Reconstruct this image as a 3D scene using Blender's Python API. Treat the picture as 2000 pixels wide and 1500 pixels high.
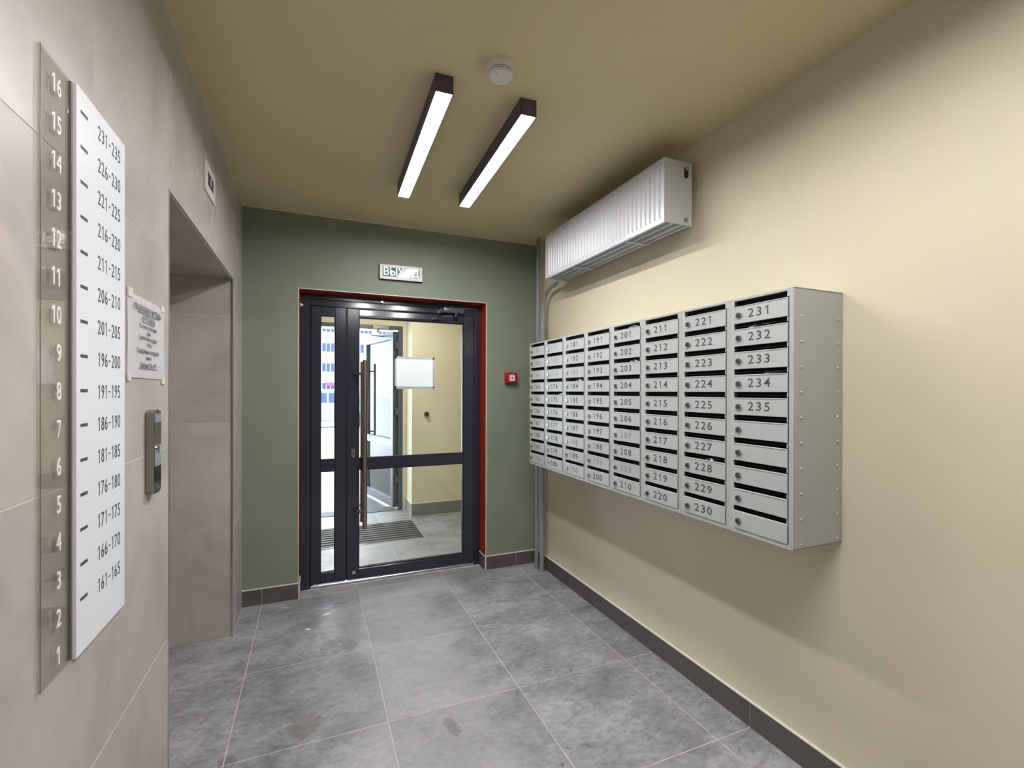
import bpy, bmesh, math, random
from mathutils import Matrix, Vector
random.seed(7)
for o in list(bpy.data.objects): bpy.data.objects.remove(o)
SC = bpy.context.scene
COL = SC.collection
# ------------------------------------------------------------------ camera, sky, exposure
L, R, F, H, EYE = -0.4225, 1.6789, 3.3947, 2.5764, 1.3876
YAW, PITCH, ROLL, FPX = 0.393185, -0.002027, 0.00231, 906.94
fw = Vector((math.sin(YAW)*math.cos(PITCH), math.cos(YAW)*math.cos(PITCH), math.sin(PITCH)))
rt = Vector((math.cos(YAW), -math.sin(YAW), 0)); up = rt.cross(fw)
cr = rt*math.cos(ROLL)+up*math.sin(ROLL); cu = -rt*math.sin(ROLL)+up*math.cos(ROLL)
cam = bpy.data.cameras.new('camera'); camo = bpy.data.objects.new('camera', cam); COL.objects.link(camo)
camo.matrix_world = Matrix(((cr.x, cu.x, -fw.x, 0), (cr.y, cu.y, -fw.y, 0), (cr.z, cu.z, -fw.z, EYE), (0, 0, 0, 1)))
cam.sensor_fit = 'HORIZONTAL'; cam.sensor_width = 36; cam.lens = FPX/2000*36
cam.shift_x = 11.078/2000; cam.shift_y = 16.376/2000; cam.clip_start = 0.02; cam.clip_end = 400
SC.camera = camo
world = bpy.data.worlds.new('overcast_sky'); SC.world = world; world.use_nodes = True
bg = world.node_tree.nodes['Background']; bg.inputs[0].default_value = (0.86, 0.93, 1.0, 1); bg.inputs[1].default_value = 4.5
SC.view_settings.view_transform = 'Standard'; SC.view_settings.look = 'None'
SC.view_settings.exposure = 1.3; SC.view_settings.gamma = 1.0; SC.view_settings.use_curve_mapping = False
LAMP_STRENGTH = 34.0        # ceiling strip lights in view
LAMP_BEHIND = 31.0           # the strip light further back along the corridor
ADDED_LAMP_VESTIBULE = 40.0  # assumed lamp, added to brighten the vestibule

# ------------------------------------------------------------------ materials
def srgb(r, g, b):
    return tuple(((c/255)/12.92 if c/255 <= .04045 else ((c/255+.055)/1.055)**2.4) for c in (r, g, b))+(1,)
def mat(name, col, rough=.5, metal=0, var=0, scale=8, spec=.5, bump=0, bscale=60, bdist=.002, aniso=None):
    m = bpy.data.materials.new(name); m.use_nodes = True
    nt = m.node_tree; p = nt.nodes['Principled BSDF']
    p.inputs['Base Color'].default_value = col; p.inputs['Roughness'].default_value = rough
    p.inputs['Metallic'].default_value = metal; p.inputs['Specular IOR Level'].default_value = spec
    if var or bump:
        geo = nt.nodes.new('ShaderNodeNewGeometry')
    if var:
        n = nt.nodes.new('ShaderNodeTexNoise'); n.inputs['Scale'].default_value = scale; n.inputs['Detail'].default_value = 5
        nt.links.new(geo.outputs['Position'], n.inputs['Vector'])
        r = nt.nodes.new('ShaderNodeValToRGB'); r.color_ramp.elements[0].position = .3; r.color_ramp.elements[1].position = .7
        r.color_ramp.elements[0].color = tuple(c*(1-var) for c in col[:3])+(1,)
        r.color_ramp.elements[1].color = tuple(min(1, c*(1+var)) for c in col[:3])+(1,)
        nt.links.new(n.outputs['Fac'], r.inputs[0]); nt.links.new(r.outputs[0], p.inputs['Base Color'])
    if bump:
        n2 = nt.nodes.new('ShaderNodeTexNoise'); n2.inputs['Scale'].default_value = bscale; n2.inputs['Detail'].default_value = 4
        nt.links.new(geo.outputs['Position'], n2.inputs['Vector'])
        b = nt.nodes.new('ShaderNodeBump'); b.inputs['Strength'].default_value = bump; b.inputs['Distance'].default_value = bdist
        nt.links.new(n2.outputs['Fac'], b.inputs['Height']); nt.links.new(b.outputs[0], p.inputs['Normal'])
    return m
def emit(name, col, s):
    m = bpy.data.materials.new(name); m.use_nodes = True; nt = m.node_tree
    p = nt.nodes['Principled BSDF']; p.inputs['Base Color'].default_value = (.8, .8, .8, 1)
    p.inputs['Emission Color'].default_value = col; p.inputs['Emission Strength'].default_value = s
    return m
def glass(name, tint=(1, 1, 1, 1), refl=1.0):
    m = bpy.data.materials.new(name); m.use_nodes = True; nt = m.node_tree
    for n in list(nt.nodes): nt.nodes.remove(n)
    o = nt.nodes.new('ShaderNodeOutputMaterial'); mx = nt.nodes.new('ShaderNodeMixShader')
    t = nt.nodes.new('ShaderNodeBsdfTransparent'); t.inputs[0].default_value = tint
    g = nt.nodes.new('ShaderNodeBsdfGlossy'); g.inputs['Roughness'].default_value = .01
    f = nt.nodes.new('ShaderNodeFresnel'); f.inputs[0].default_value = 1.45
    k = nt.nodes.new('ShaderNodeMath'); k.operation = 'MULTIPLY'; k.inputs[1].default_value = refl
    nt.links.new(f.outputs[0], k.inputs[0]); nt.links.new(k.outputs[0], mx.inputs[0])
    nt.links.new(t.outputs[0], mx.inputs[1]); nt.links.new(g.outputs[0], mx.inputs[2]); nt.links.new(mx.outputs[0], o.inputs[0])
    return m
def N(nt, t, **kw):
    n = nt.nodes.new(t)
    for k, v in kw.items():
        if k in n.inputs: n.inputs[k].default_value = v
    return n
def floor_material():
    m = bpy.data.materials.new('grey_stone_tile'); m.use_nodes = True; nt = m.node_tree; lk = nt.links.new
    p = nt.nodes['Principled BSDF']; geo = N(nt, 'ShaderNodeNewGeometry'); oi = N(nt, 'ShaderNodeObjectInfo')
    def noise(s, d, off=(0, 0, 0), sc=(1, 1, 1), dist=0):
        mp = nt.nodes.new('ShaderNodeMapping'); mp.inputs['Location'].default_value = off; mp.inputs['Scale'].default_value = sc
        lk(geo.outputs['Position'], mp.inputs['Vector'])
        n = N(nt, 'ShaderNodeTexNoise', Scale=s, Detail=d, Roughness=.62, Distortion=dist); lk(mp.outputs[0], n.inputs['Vector']); return n
    def ramp(src, a, ca, b, cb):
        r = nt.nodes.new('ShaderNodeValToRGB'); r.color_ramp.elements[0].position = a; r.color_ramp.elements[1].position = b
        r.color_ramp.elements[0].color = ca; r.color_ramp.elements[1].color = cb; lk(src, r.inputs[0]); return r
    def mix(a, b, fac, mode='MIX'):
        x = nt.nodes.new('ShaderNodeMix'); x.data_type = 'RGBA'; x.blend_type = mode
        if isinstance(fac, float): x.inputs[0].default_value = fac
        else: lk(fac, x.inputs[0])
        lk(a, x.inputs[6]); 
        if isinstance(b, tuple): x.inputs[7].default_value = b
        else: lk(b, x.inputs[7])
        return x.outputs[2]
    base = ramp(noise(3.2, 9, sc=(1, 1.4, 1), dist=.5).outputs['Fac'], .3, srgb(126, 127, 130), .72, srgb(180, 181, 185))
    fine = ramp(noise(26, 8, off=(3, 1, 0), sc=(1, 1.8, 1), dist=.6).outputs['Fac'], .3, (.66, .66, .66, 1), .7, (1.13, 1.13, 1.13, 1))
    c = mix(base.outputs[0], fine.outputs[0], .8, 'MULTIPLY')
    mid = ramp(noise(9, 8, off=(7, 3, 0), sc=(1, 1.6, 1), dist=1.5).outputs['Fac'], .36, (.78, .78, .78, 1), .56, (1.06, 1.06, 1.07, 1))
    c = mix(c, mid.outputs[0], .8, 'MULTIPLY')
    sm = ramp(noise(15, 10, off=(2, 7, 0), sc=(1, 1.5, 1), dist=1.4).outputs['Fac'], .53, (1, 1, 1, 1), .62, (.8, .8, .8, 1))
    c = mix(c, sm.outputs[0], .8, 'MULTIPLY')
    # dark smudges and brownish stains
    st = ramp(noise(7, 6, off=(5.2, 2.1, 0), sc=(1, 1.3, 1), dist=1.2).outputs['Fac'], .66, (0, 0, 0, 1), .74, (1, 1, 1, 1))
    c = mix(c, srgb(104, 98, 95), st.outputs[0])
    sp = ramp(noise(30, 7, off=(1, 8, 0), dist=.6).outputs['Fac'], .635, (0, 0, 0, 1), .685, (.75, .75, .75, 1))
    c = mix(c, srgb(84, 82, 82), sp.outputs[0])
    # light salt residue in scattered patches
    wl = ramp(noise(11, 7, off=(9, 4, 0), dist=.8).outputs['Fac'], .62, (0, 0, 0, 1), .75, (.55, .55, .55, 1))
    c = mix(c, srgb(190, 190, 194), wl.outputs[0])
    # paler towards the middle of the floor, edge broken by noise
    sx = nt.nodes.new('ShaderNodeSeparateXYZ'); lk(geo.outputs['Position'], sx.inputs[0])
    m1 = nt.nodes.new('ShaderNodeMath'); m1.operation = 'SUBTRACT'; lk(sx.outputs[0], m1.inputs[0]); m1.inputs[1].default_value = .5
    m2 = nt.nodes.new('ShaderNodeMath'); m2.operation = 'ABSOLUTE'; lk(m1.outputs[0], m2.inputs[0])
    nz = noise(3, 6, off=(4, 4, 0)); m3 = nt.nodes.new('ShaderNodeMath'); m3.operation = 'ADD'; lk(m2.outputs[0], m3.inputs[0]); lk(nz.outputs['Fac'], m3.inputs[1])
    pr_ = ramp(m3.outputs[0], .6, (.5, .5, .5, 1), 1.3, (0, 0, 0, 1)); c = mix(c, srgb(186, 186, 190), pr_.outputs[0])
    # foot-shaped spots, at fixed places on the floor
    for (sx, sy, ra, rb) in ((.183, 2.656, .045, .06), (-.035, 2.10, .075, .09), (.53, 1.86, .03, .07), (.02, 3.03, .05, .10), (-.30, 1.98, .04, .05)):
        mp = nt.nodes.new('ShaderNodeMapping'); mp.vector_type = 'TEXTURE'; mp.inputs['Location'].default_value = (sx, sy, 0)
        mp.inputs['Scale'].default_value = (ra, rb, 1); mp.inputs['Rotation'].default_value = (0, 0, random.uniform(-.6, .6)); lk(geo.outputs['Position'], mp.inputs[0])
        nn = noise(26, 6, off=(sx*9, sy, 0)); ad = nt.nodes.new('ShaderNodeVectorMath'); ad.operation = 'SCALE'; ad.inputs['Scale'].default_value = 1.7
        sb = nt.nodes.new('ShaderNodeVectorMath'); sb.operation = 'SUBTRACT'; lk(nn.outputs['Color'], sb.inputs[0]); sb.inputs[1].default_value = (.5, .5, .5)
        lk(sb.outputs[0], ad.inputs[0]); av = nt.nodes.new('ShaderNodeVectorMath'); lk(mp.outputs[0], av.inputs[0]); lk(ad.outputs[0], av.inputs[1])
        ln = nt.nodes.new('ShaderNodeVectorMath'); ln.operation = 'LENGTH'; lk(av.outputs[0], ln.inputs[0])
        rr = ramp(ln.outputs['Value'], .75, (.5, .5, .5, 1), 1.15, (0, 0, 0, 1)); c = mix(c, srgb(112, 104, 98), rr.outputs[0])
    tv = nt.nodes.new('ShaderNodeMapRange'); lk(oi.outputs['Random'], tv.inputs[0]); tv.inputs[3].default_value = .9; tv.inputs[4].default_value = 1.08
    vm = nt.nodes.new('ShaderNodeVectorMath'); vm.operation = 'SCALE'; lk(c, vm.inputs[0]); lk(tv.outputs[0], vm.inputs['Scale'])
    lk(vm.outputs[0], p.inputs['Base Color'])
    rg = ramp(noise(5, 6, off=(2, 2, 0)).outputs['Fac'], .3, (.34, .34, .34, 1), .7, (.5, .5, .5, 1)); lk(rg.outputs[0], p.inputs['Roughness'])
    b = nt.nodes.new('ShaderNodeBump'); b.inputs['Strength'].default_value = .12; b.inputs['Distance'].default_value = .002
    lk(noise(50, 5).outputs['Fac'], b.inputs['Height']); lk(b.outputs[0], p.inputs['Normal'])
    return m
def wall_tile_material():
    m = bpy.data.materials.new('beige_stone_tile'); m.use_nodes = True; nt = m.node_tree; lk = nt.links.new
    p = nt.nodes['Principled BSDF']; geo = N(nt, 'ShaderNodeNewGeometry'); oi = N(nt, 'ShaderNodeObjectInfo')
    ad = nt.nodes.new('ShaderNodeVectorMath'); cb = nt.nodes.new('ShaderNodeCombineXYZ')
    ml = nt.nodes.new('ShaderNodeMath'); ml.operation = 'MULTIPLY'; ml.inputs[1].default_value = 9; lk(oi.outputs['Random'], ml.inputs[0])
    lk(ml.outputs[0], cb.inputs[0]); lk(geo.outputs['Position'], ad.inputs[0]); lk(cb.outputs[0], ad.inputs[1])
    n = N(nt, 'ShaderNodeTexNoise', Scale=2.6, Detail=7, Roughness=.6, Distortion=.7); lk(ad.outputs[0], n.inputs['Vector'])
    r = nt.nodes.new('ShaderNodeValToRGB'); e = r.color_ramp.elements
    e[0].position = .3; e[0].color = srgb(166, 159, 153); e[1].position = .72; e[1].color = srgb(202, 195, 190)
    lk(n.outputs['Fac'], r.inputs[0]); lk(r.outputs[0], p.inputs['Base Color']); p.inputs['Roughness'].default_value = .36
    p.inputs['Specular IOR Level'].default_value = .45
    return m
M = dict(
    cream=mat('cream_wall_paint', srgb(214, 206, 180), .55, var=.03, scale=2, bump=.06, bscale=120, spec=.3),
    ceiling=mat('cream_ceiling_paint', srgb(216, 202, 160), .5, var=.03, scale=2, spec=.35),
    green=mat('green_wall_paint', srgb(130, 140, 124), .5, var=.05, scale=3, bump=.05, bscale=120, spec=.35),
    orange=mat('orange_red_sealant', srgb(150, 44, 18), .6, var=.15, scale=12),
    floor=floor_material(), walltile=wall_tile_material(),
    grout=mat('pale_grout', srgb(206, 202, 202), .9, var=.15, scale=14),
    wallgrout=mat('wall_grout', srgb(206, 198, 190), .9, var=.08, scale=14),
    skirting=mat('dark_tile_skirting', srgb(92, 86, 84), .5, var=.12, scale=9),
    skirting2=mat('grey_tile_skirting', srgb(120, 120, 118), .5, var=.1, scale=9),
    navy=mat('anthracite_blue_aluminium', srgb(42, 44, 60), .17, metal=0, spec=.7, bump=.02, bscale=9, bdist=.004),
    navyout=mat('weathered_grey_aluminium', srgb(78, 84, 92), .35, metal=.2),
    gasket=mat('black_rubber', srgb(22, 22, 24), .6),
    steel=mat('brushed_steel', srgb(176, 166, 158), .28, metal=1),
    darksteel=mat('polished_dark_steel', srgb(150, 146, 140), .28, metal=1),
    chrome=mat('chrome', srgb(215, 215, 218), .12, metal=1),
    boxgrey=mat('grey_powder_coat', srgb(178, 182, 180), .42, var=.02, scale=5, spec=.45),
    boxshade=mat('box_shade_black', srgb(16, 16, 19), .9),
    digit=mat('dark_grey_print', srgb(74, 74, 74), .6), digitfaint=mat('worn_grey_print', srgb(140, 142, 140), .6),
    white=mat('white_enamel', srgb(206, 209, 214), .25, spec=.5),
    plastic=mat('white_plastic', srgb(226, 224, 220), .4),
    signwhite=mat('white_sign_board', srgb(236, 240, 248), .35), ink=mat('dark_ink', srgb(72, 76, 84), .6),
    digitwhite=mat('white_acrylic', srgb(244, 242, 238), .35),
    paper=mat('white_paper', srgb(250, 251, 253), .8, bump=.3, bscale=18, bdist=.004), tape=mat('sticky_tape', srgb(226, 224, 212), .3),
    lampbody=mat('anthracite_lamp_housing', srgb(88, 80, 98), .45),
    pipe=mat('grey_painted_pipe', srgb(138, 142, 148), .35, spec=.5),
    red=mat('red_plastic', srgb(170, 18, 40), .35), black=mat('black_plastic', srgb(24, 24, 26), .45),
    signgreen=mat('green_sign_face', srgb(60, 120, 118), .12, spec=.8), screen=mat('dark_display', srgb(38, 42, 58), .15),
    trimmetal=mat('aluminium_edge_trim', srgb(200, 204, 206), .25, metal=1),
    snow=mat('snow', srgb(240, 243, 248), .9, var=.03, scale=.6), asphalt=mat('wet_dark_paving', srgb(72, 76, 84), .4, var=.3, scale=4),
    facade=mat('pale_facade', srgb(226, 222, 216), .9, var=.03, scale=.3), winglass=mat('far_window_glass', srgb(50, 60, 84), .6, spec=.1),
    lock=mat('lock_metal', srgb(146, 146, 148), .2, metal=.85),
    closer=mat('closer_metal', srgb(92, 94, 108), .25, metal=.5),
    matbar=mat('mat_steel_bar', srgb(92, 90, 88), .6), matrubber=mat('mat_black_rubber', srgb(12, 12, 13), .9),
    canopy=mat('canopy_panel', srgb(130, 132, 136), .6), redsign=mat('red_shop_sign', srgb(205, 30, 70), .5),
    teal=mat('pale_green_hoarding', srgb(96, 160, 150), .6), carpaint=mat('blue_grey_car_paint', srgb(92, 104, 124), .3),
    carpaint2=mat('silver_car_paint', srgb(150, 156, 164), .3), tyre=mat('tyre_rubber', srgb(28, 28, 30), .8),
    glass=glass('door_glass', (.95, .97, .96, 1)), acrylic=glass('clear_acrylic', (.965, .965, .955, 1), .3),
    glow=emit('lit_diffuser', (1, .965, .97, 1), LAMP_STRENGTH), glow2=emit('lit_diffuser_behind', (1, .965, .97, 1), LAMP_BEHIND),
    glow_added=emit('added_panel_glow', (1, .97, .92, 1), ADDED_LAMP_VESTIBULE), signtext=emit('lit_letters', (.9, 1, .98, 1), .35), floornum=emit('display_digits', (.3, .45, 1, 1), .25),
)
# ------------------------------------------------------------------ geometry helpers
def link(name, bm, m, parent=None, smooth=False):
    me = bpy.data.meshes.new(name); bm.to_mesh(me); bm.free()
    if m: me.materials.append(M[m] if isinstance(m, str) else m)
    if smooth:
        for p in me.polygons: p.use_smooth = True
        try: me.set_sharp_from_angle(angle=math.radians(35))
        except Exception: pass
    return inst(name, me, parent)
def inst(name, me, parent=None, loc=None):
    o = bpy.data.objects.new(name, me); COL.objects.link(o)
    if loc: o.location = loc
    if parent: 
        o.parent = parent
    return o
def empty(name, loc=(0, 0, 0), rz=0):
    o = bpy.data.objects.new(name, None); COL.objects.link(o); o.location = loc; o.rotation_euler = (0, 0, rz); o.empty_display_size = .1
    return o
def tag(o, label=None, cat=None, group=None, kind=None):
    for k, v in (('label', label), ('category', cat), ('group', group), ('kind', kind)):
        if v: o[k] = v
    return o
def B(bm, x0, x1, y0, y1, z0, z1, bev=0, seg=1):
    r = bmesh.ops.create_cube(bm, size=1); vs = r['verts']
    for v in vs:
        v.co = Vector(((x0+x1)/2+v.co.x*(x1-x0), (y0+y1)/2+v.co.y*(y1-y0), (z0+z1)/2+v.co.z*(z1-z0)))
    if bev:
        es = {e for v in vs for e in v.link_edges}
        bmesh.ops.bevel(bm, geom=list(es), offset=bev, segments=seg, affect='EDGES', profile=.5)
    return bm
def box(name, a, m, parent=None, bev=0, seg=1, smooth=False):
    return link(name, B(bmesh.new(), *a, bev=bev, seg=seg), m, parent, smooth)
def cyl(bm, p0, p1, r0, r1=None, seg=20, caps=True):
    p0, p1 = Vector(p0), Vector(p1); r1 = r0 if r1 is None else r1; d = p1-p0
    q = d.to_track_quat('Z', 'Y').to_matrix().to_4x4(); q.translation = (p0+p1)/2
    bmesh.ops.create_cone(bm, cap_ends=caps, segments=seg, radius1=r0, radius2=r1, depth=d.length, matrix=q); return bm
def prism(bm, poly, axis, a, b):
    # poly of 2D points in the two other axes (in x,y,z order), extruded along axis from a to b
    def P(u, v, w): return {'x': (w, u, v), 'y': (u, w, v), 'z': (u, v, w)}[axis]
    n = len(poly); va = [bm.verts.new(P(u, v, a)) for u, v in poly]; vb = [bm.verts.new(P(u, v, b)) for u, v in poly]
    bm.faces.new(va); bm.faces.new(vb[::-1])
    for i in range(n): bm.faces.new((va[i], va[(i+1) % n], vb[(i+1) % n], vb[i]))
    bmesh.ops.recalc_face_normals(bm, faces=bm.faces[:]); return bm
def frame(bm, x0, x1, y0, y1, z0, z1, w, bev=0):   # rectangular ring in the xz plane
    B(bm, x0, x0+w, y0, y1, z0, z1, bev); B(bm, x1-w, x1, y0, y1, z0, z1, bev)
    B(bm, x0+w, x1-w, y0, y1, z0, z0+w, bev); B(bm, x0+w, x1-w, y0, y1, z1-w, z1, bev); return bm
def tube(bm, pts, r, seg=14):
    pts = [Vector(p) for p in pts]; rings = []
    for i, p in enumerate(pts):
        d = (pts[min(i+1, len(pts)-1)]-pts[max(i-1, 0)]).normalized(); ref = Vector((1, 0, 0)) if abs(d.x) < .9 else Vector((0, 1, 0))
        a = d.cross(ref).normalized(); b = d.cross(a)
        rings.append([bm.verts.new(p+(a*math.cos(t)+b*math.sin(t))*r) for t in [2*math.pi*k/seg for k in range(seg)]])
    for i in range(len(rings)-1):
        for k in range(seg): bm.faces.new((rings[i][k], rings[i][(k+1) % seg], rings[i+1][(k+1) % seg], rings[i+1][k]))
    bm.faces.new(rings[0][::-1]); bm.faces.new(rings[-1]); bmesh.ops.recalc_face_normals(bm, faces=bm.faces[:]); return bm
_tc = {}
def text_mesh(s, size, sx=1.0, depth=.0006, spacing=1.0, align='CENTER', bold=0):
    key = (s, size, sx, depth, spacing, align, bold)
    if key in _tc: return _tc[key]
    cv = bpy.data.curves.new('t', 'FONT'); cv.body = s; cv.size = size; cv.extrude = depth; cv.offset = bold; cv.space_character = spacing
    cv.align_x = align; cv.align_y = 'CENTER'; cv.resolution_u = 3
    o = bpy.data.objects.new('t', cv); COL.objects.link(o); dg = bpy.context.evaluated_depsgraph_get()
    me = bpy.data.meshes.new_from_object(o.evaluated_get(dg)); bpy.data.objects.remove(o)
    for v in me.vertices: v.co.x *= sx
    _tc[key] = me; return me
def text(name, s, size, m, right, upv, pos, parent=None, **kw):
    """flat lettering reading along `right`, standing along `upv`, baked into place"""
    me = text_mesh(s, size, **kw).copy(); r = Vector(right).normalized(); u = Vector(upv).normalized(); n = r.cross(u)
    me.transform(Matrix(((r.x, u.x, n.x, pos[0]), (r.y, u.y, n.y, pos[1]), (r.z, u.z, n.z, pos[2]), (0, 0, 0, 1))))
    me.materials.clear(); me.materials.append(M[m]); me.name = name
    return inst(name, me, parent)
_dg = {}
def digit_row(s_, h, w, adv, bold=0, depth=.0003, align='CENTER', stroke=.13):
    """numerals of height h, each w wide on a fixed pitch adv; the 1 carries a flag"""
    ref = text_mesh('0', 1, depth=0, align='LEFT'); ys_ = [v.co.y for v in ref.vertices]; xs_ = [v.co.x for v in ref.vertices]
    H0, ymid, W0 = max(ys_)-min(ys_), (max(ys_)+min(ys_))/2, max(xs_)-min(xs_)
    n = len(s_); tot = adv*(n-1)+w; x0 = {'CENTER': -tot/2, 'RIGHT': -tot, 'LEFT': 0}[align]
    bm = bmesh.new()
    for i, ch in enumerate(s_):
        cx = x0+w/2+adv*i
        if ch == '1':
            t = h*stroke+2*bold; xr = cx+w*.16; prism(bm, [(xr-t*.9, -h/2), (xr, -h/2), (xr, h/2), (xr-t*.9, h/2), (xr-t*.9-w*.34, h/2-h*.17), (xr-t*.9-w*.34, h/2-h*.17-t*.9), (xr-t*.9, h/2-t*.95)], 'z', -depth, depth)
        elif ch == '-': t = h*stroke*.95; prism(bm, [(cx-w*.36, -t/2), (cx+w*.36, -t/2), (cx+w*.36, t/2), (cx-w*.36, t/2)], 'z', -depth, depth)
        else:
            me = text_mesh(ch, 1, depth=0.001, align='LEFT', bold=bold/h*H0).copy(); q = [v.co.x for v in me.vertices]; c0 = (min(q)+max(q))/2
            me.transform(Matrix(((w/W0, 0, 0, cx-c0*w/W0), (0, h/H0, 0, -ymid*h/H0), (0, 0, depth/.001, 0), (0, 0, 0, 1)))); bm.from_mesh(me); bpy.data.meshes.remove(me)
    me = bpy.data.meshes.new('digits'); bm.to_mesh(me); bm.free(); return me
def numerals(name, s_, m, right, pos, parent, **kw):
    me = digit_row(s_, **kw); r_ = Vector(right); u = Vector((0, 0, 1)); n = r_.cross(u)
    me.transform(Matrix(((r_.x, u.x, n.x, pos[0]), (r_.y, u.y, n.y, pos[1]), (r_.z, u.z, n.z, pos[2]), (0, 0, 0, 1))))
    me.materials.append(M[m]); return inst(name, me, parent)
def cuts(a, b, ref, step, far=1e-3):
    k0 = math.ceil((a-ref)/step-1e-6); out = [a]
    while ref+k0*step < b-1e-6:
        if ref+k0*step > a+1e-6: out.append(ref+k0*step)
        k0 += 1
    return out+[b]
G = .0017   # half a joint
# ------------------------------------------------------------------ floor
TX, TY, S = 1.4917, 3.1862, .6
fl = tag(box('floor', (L-.7, R+.2, -2.7, F+.14, -.08, -.0009), 'grout'), kind='structure')
def tile_rect(x0, x1, y0, y1, parent, m='floor', th=.006):
    if x1-x0 < .01 or y1-y0 < .01: return
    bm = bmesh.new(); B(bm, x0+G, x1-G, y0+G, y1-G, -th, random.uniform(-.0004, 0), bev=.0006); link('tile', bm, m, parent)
ys = cuts(-2.6, F, TY, S)
for i in range(len(ys)-1):
    xs = cuts(L, R, TX, S)
    for j in range(len(xs)-1):
        a, b = ys[i], ys[i+1]; lo, hi = max(a, 1.7555), min(b, 3.016)
        if j == 0 and hi > lo+.05:      # this tile runs on into the lift recess
            x0, x1, xr = L+G, xs[1]-G, L-.42; pl = [(x1, a+G), (x1, b-G)]
            pl += [(x0, b-G), (x0, hi), (xr, hi)] if hi < b else [(xr, b-G)]
            pl += [(xr, lo), (x0, lo), (x0, a+G)] if lo > a else [(xr, a+G)]
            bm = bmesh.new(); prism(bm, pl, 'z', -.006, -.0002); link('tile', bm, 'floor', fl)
        else: tile_rect(xs[j], xs[j+1], a, b, fl)
for x0, x1 in ((-.092, .2917), (.2917, .8917), (.8917, 1.239)): tile_rect(x0, x1, F, F+.11, fl)
# ------------------------------------------------------------------ wall_left (beige tiles, lift recess)
YO0, YO1, ZO = 1.7555, 3.016, 2.018
bm = bmesh.new()
B(bm, L-.08, L-.0008, -2.6, YO0-.004, 0, H); B(bm, L-.08, L-.0008, YO1+.004, F+.05, 0, H); B(bm, L-.08, L-.0008, YO0-.004, YO1+.004, ZO+.004, H)
B(bm, L-.5, L-.004, YO0-.12, YO0-.0014, 0, ZO+.12); B(bm, L-.5, L-.004, YO1+.0014, YO1+.12, 0, ZO+.12); B(bm, L-.5, L-.004, YO0-.12, YO1+.12, ZO+.004, ZO+.12)
wl = tag(link('wall_left', bm, 'wallgrout'), kind='structure')
def tile_yz(x, y0, y1, z0, z1, n, parent):
    if y1-y0 < .012 or z1-z0 < .012: return
    bm = bmesh.new(); B(bm, min(x, x-n*.006), max(x, x-n*.006), y0+G*.8, y1-G*.8, z0+G*.8, z1-G*.8, bev=.0007); link('tile', bm, 'walltile', parent)
zc = [0, .61, 1.211, 1.811, 2.411, H]
for a, b in zip(zc[:-1], zc[1:]):
    yc = cuts(-2.6, F, 3.022, .6) if a > 1.5 else sorted(set(cuts(-2.6, F, 1.822, 1.2)))
    for y0, y1 in zip(yc[:-1], yc[1:]):
        if y1 <= YO0 or y0 >= YO1 or a >= ZO: tile_yz(L, y0, y1, a, b, 1, wl); continue
        if y0 < YO0: tile_yz(L, y0, YO0, a, min(b, H), 1, wl)
        if y1 > YO1: tile_yz(L, YO1, y1, a, b, 1, wl)
        if b > ZO: tile_yz(L, max(y0, YO0), min(y1, YO1), ZO, b, 1, wl)
for a, b in ((0, .61), (.61, 1.211), (1.211, 1.811), (1.811, ZO)):      # recess cheeks
    for yy, n in ((YO1, 1), (YO0, -1)):
        bm = bmesh.new(); B(bm, L-.44, L-.002, min(yy, yy+n*.006), max(yy, yy+n*.006), a+G, b-G, bev=.0006); link('tile', bm, 'walltile', wl)
for y0, y1 in ((YO0, 2.422), (2.422, YO1)):
    bm = bmesh.new(); B(bm, L-.44, L-.002, y0+G, y1-G, ZO, ZO+.006, bev=.0006); link('tile', bm, 'walltile', wl)
# aluminium corner trims round the recess
bm = bmesh.new(); B(bm, L-.006, L+.0025, YO0-.001, YO0+.006, 0, ZO+.002, .001); B(bm, L-.006, L+.0025, YO1-.006, YO1+.002, 0, ZO+.002, .001)
B(bm, L-.006, L+.0025, YO0, YO1, ZO-.006, ZO+.002, .001); tag(link('trim_1', bm, 'trimmetal'), kind='structure')
# lift doors at the back of the recess
d3 = tag(empty('door_3', (L-.43, 2.386, 0)), 'steel lift doors at the back of the tiled recess', 'lift door', kind='structure')
def under(o, parent):      # keep world placement of a mesh baked in world space
    o.parent = parent; o.matrix_parent_inverse = parent.matrix_basis.inverted(); return o
for a, b in ((1.85, 2.384), (2.388, 2.93)): under(box('door_panel', (L-.45, L-.425, a, b, .005, 2.0), 'steel', bev=.002), d3)
bm = bmesh.new(); B(bm, L-.46, L-.415, YO0, 1.85, 0, ZO); B(bm, L-.46, L-.415, 2.93, YO1, 0, ZO); B(bm, L-.46, L-.415, 1.85, 2.93, 2.0, ZO); under(link('door_frame', bm, 'darksteel'), d3)
# ------------------------------------------------------------------ painted walls and ceiling
DX0, DX1, DZ = -.092, 1.2365, 2.073
WY = F+.21
bm = bmesh.new(); B(bm, L-.1, DX0, F, WY, 0, H); B(bm, DX1, R+.1, F, WY, 0, H); B(bm, DX0, DX1, F, WY, DZ, H)
tag(link('wall_far', bm, 'green'), kind='structure')
tag(box('wall_right', (R, R+.12, -2.6, F, 0, H), 'cream'), kind='structure')
tag(box('wall_near', (L-.1, R+.12, -2.72, -2.6, 0, H), 'cream'), kind='structure')
tag(box('ceiling', (L-.6, R+.12, -2.72, WY, H, H+.1), 'ceiling'), kind='structure')
# orange sealed lining of the door opening
bm = bmesh.new(); B(bm, DX1-.003, DX1+.001, F+.0015, F+.128, .105, DZ); B(bm, DX0-.001, DX0+.003, F+.0015, F+.128, .0, DZ); B(bm, DX0, DX1, F+.0015, F+.128, DZ-.003, DZ+.001)
tag(link('trim_2', bm, 'orange'), kind='structure')
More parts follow.
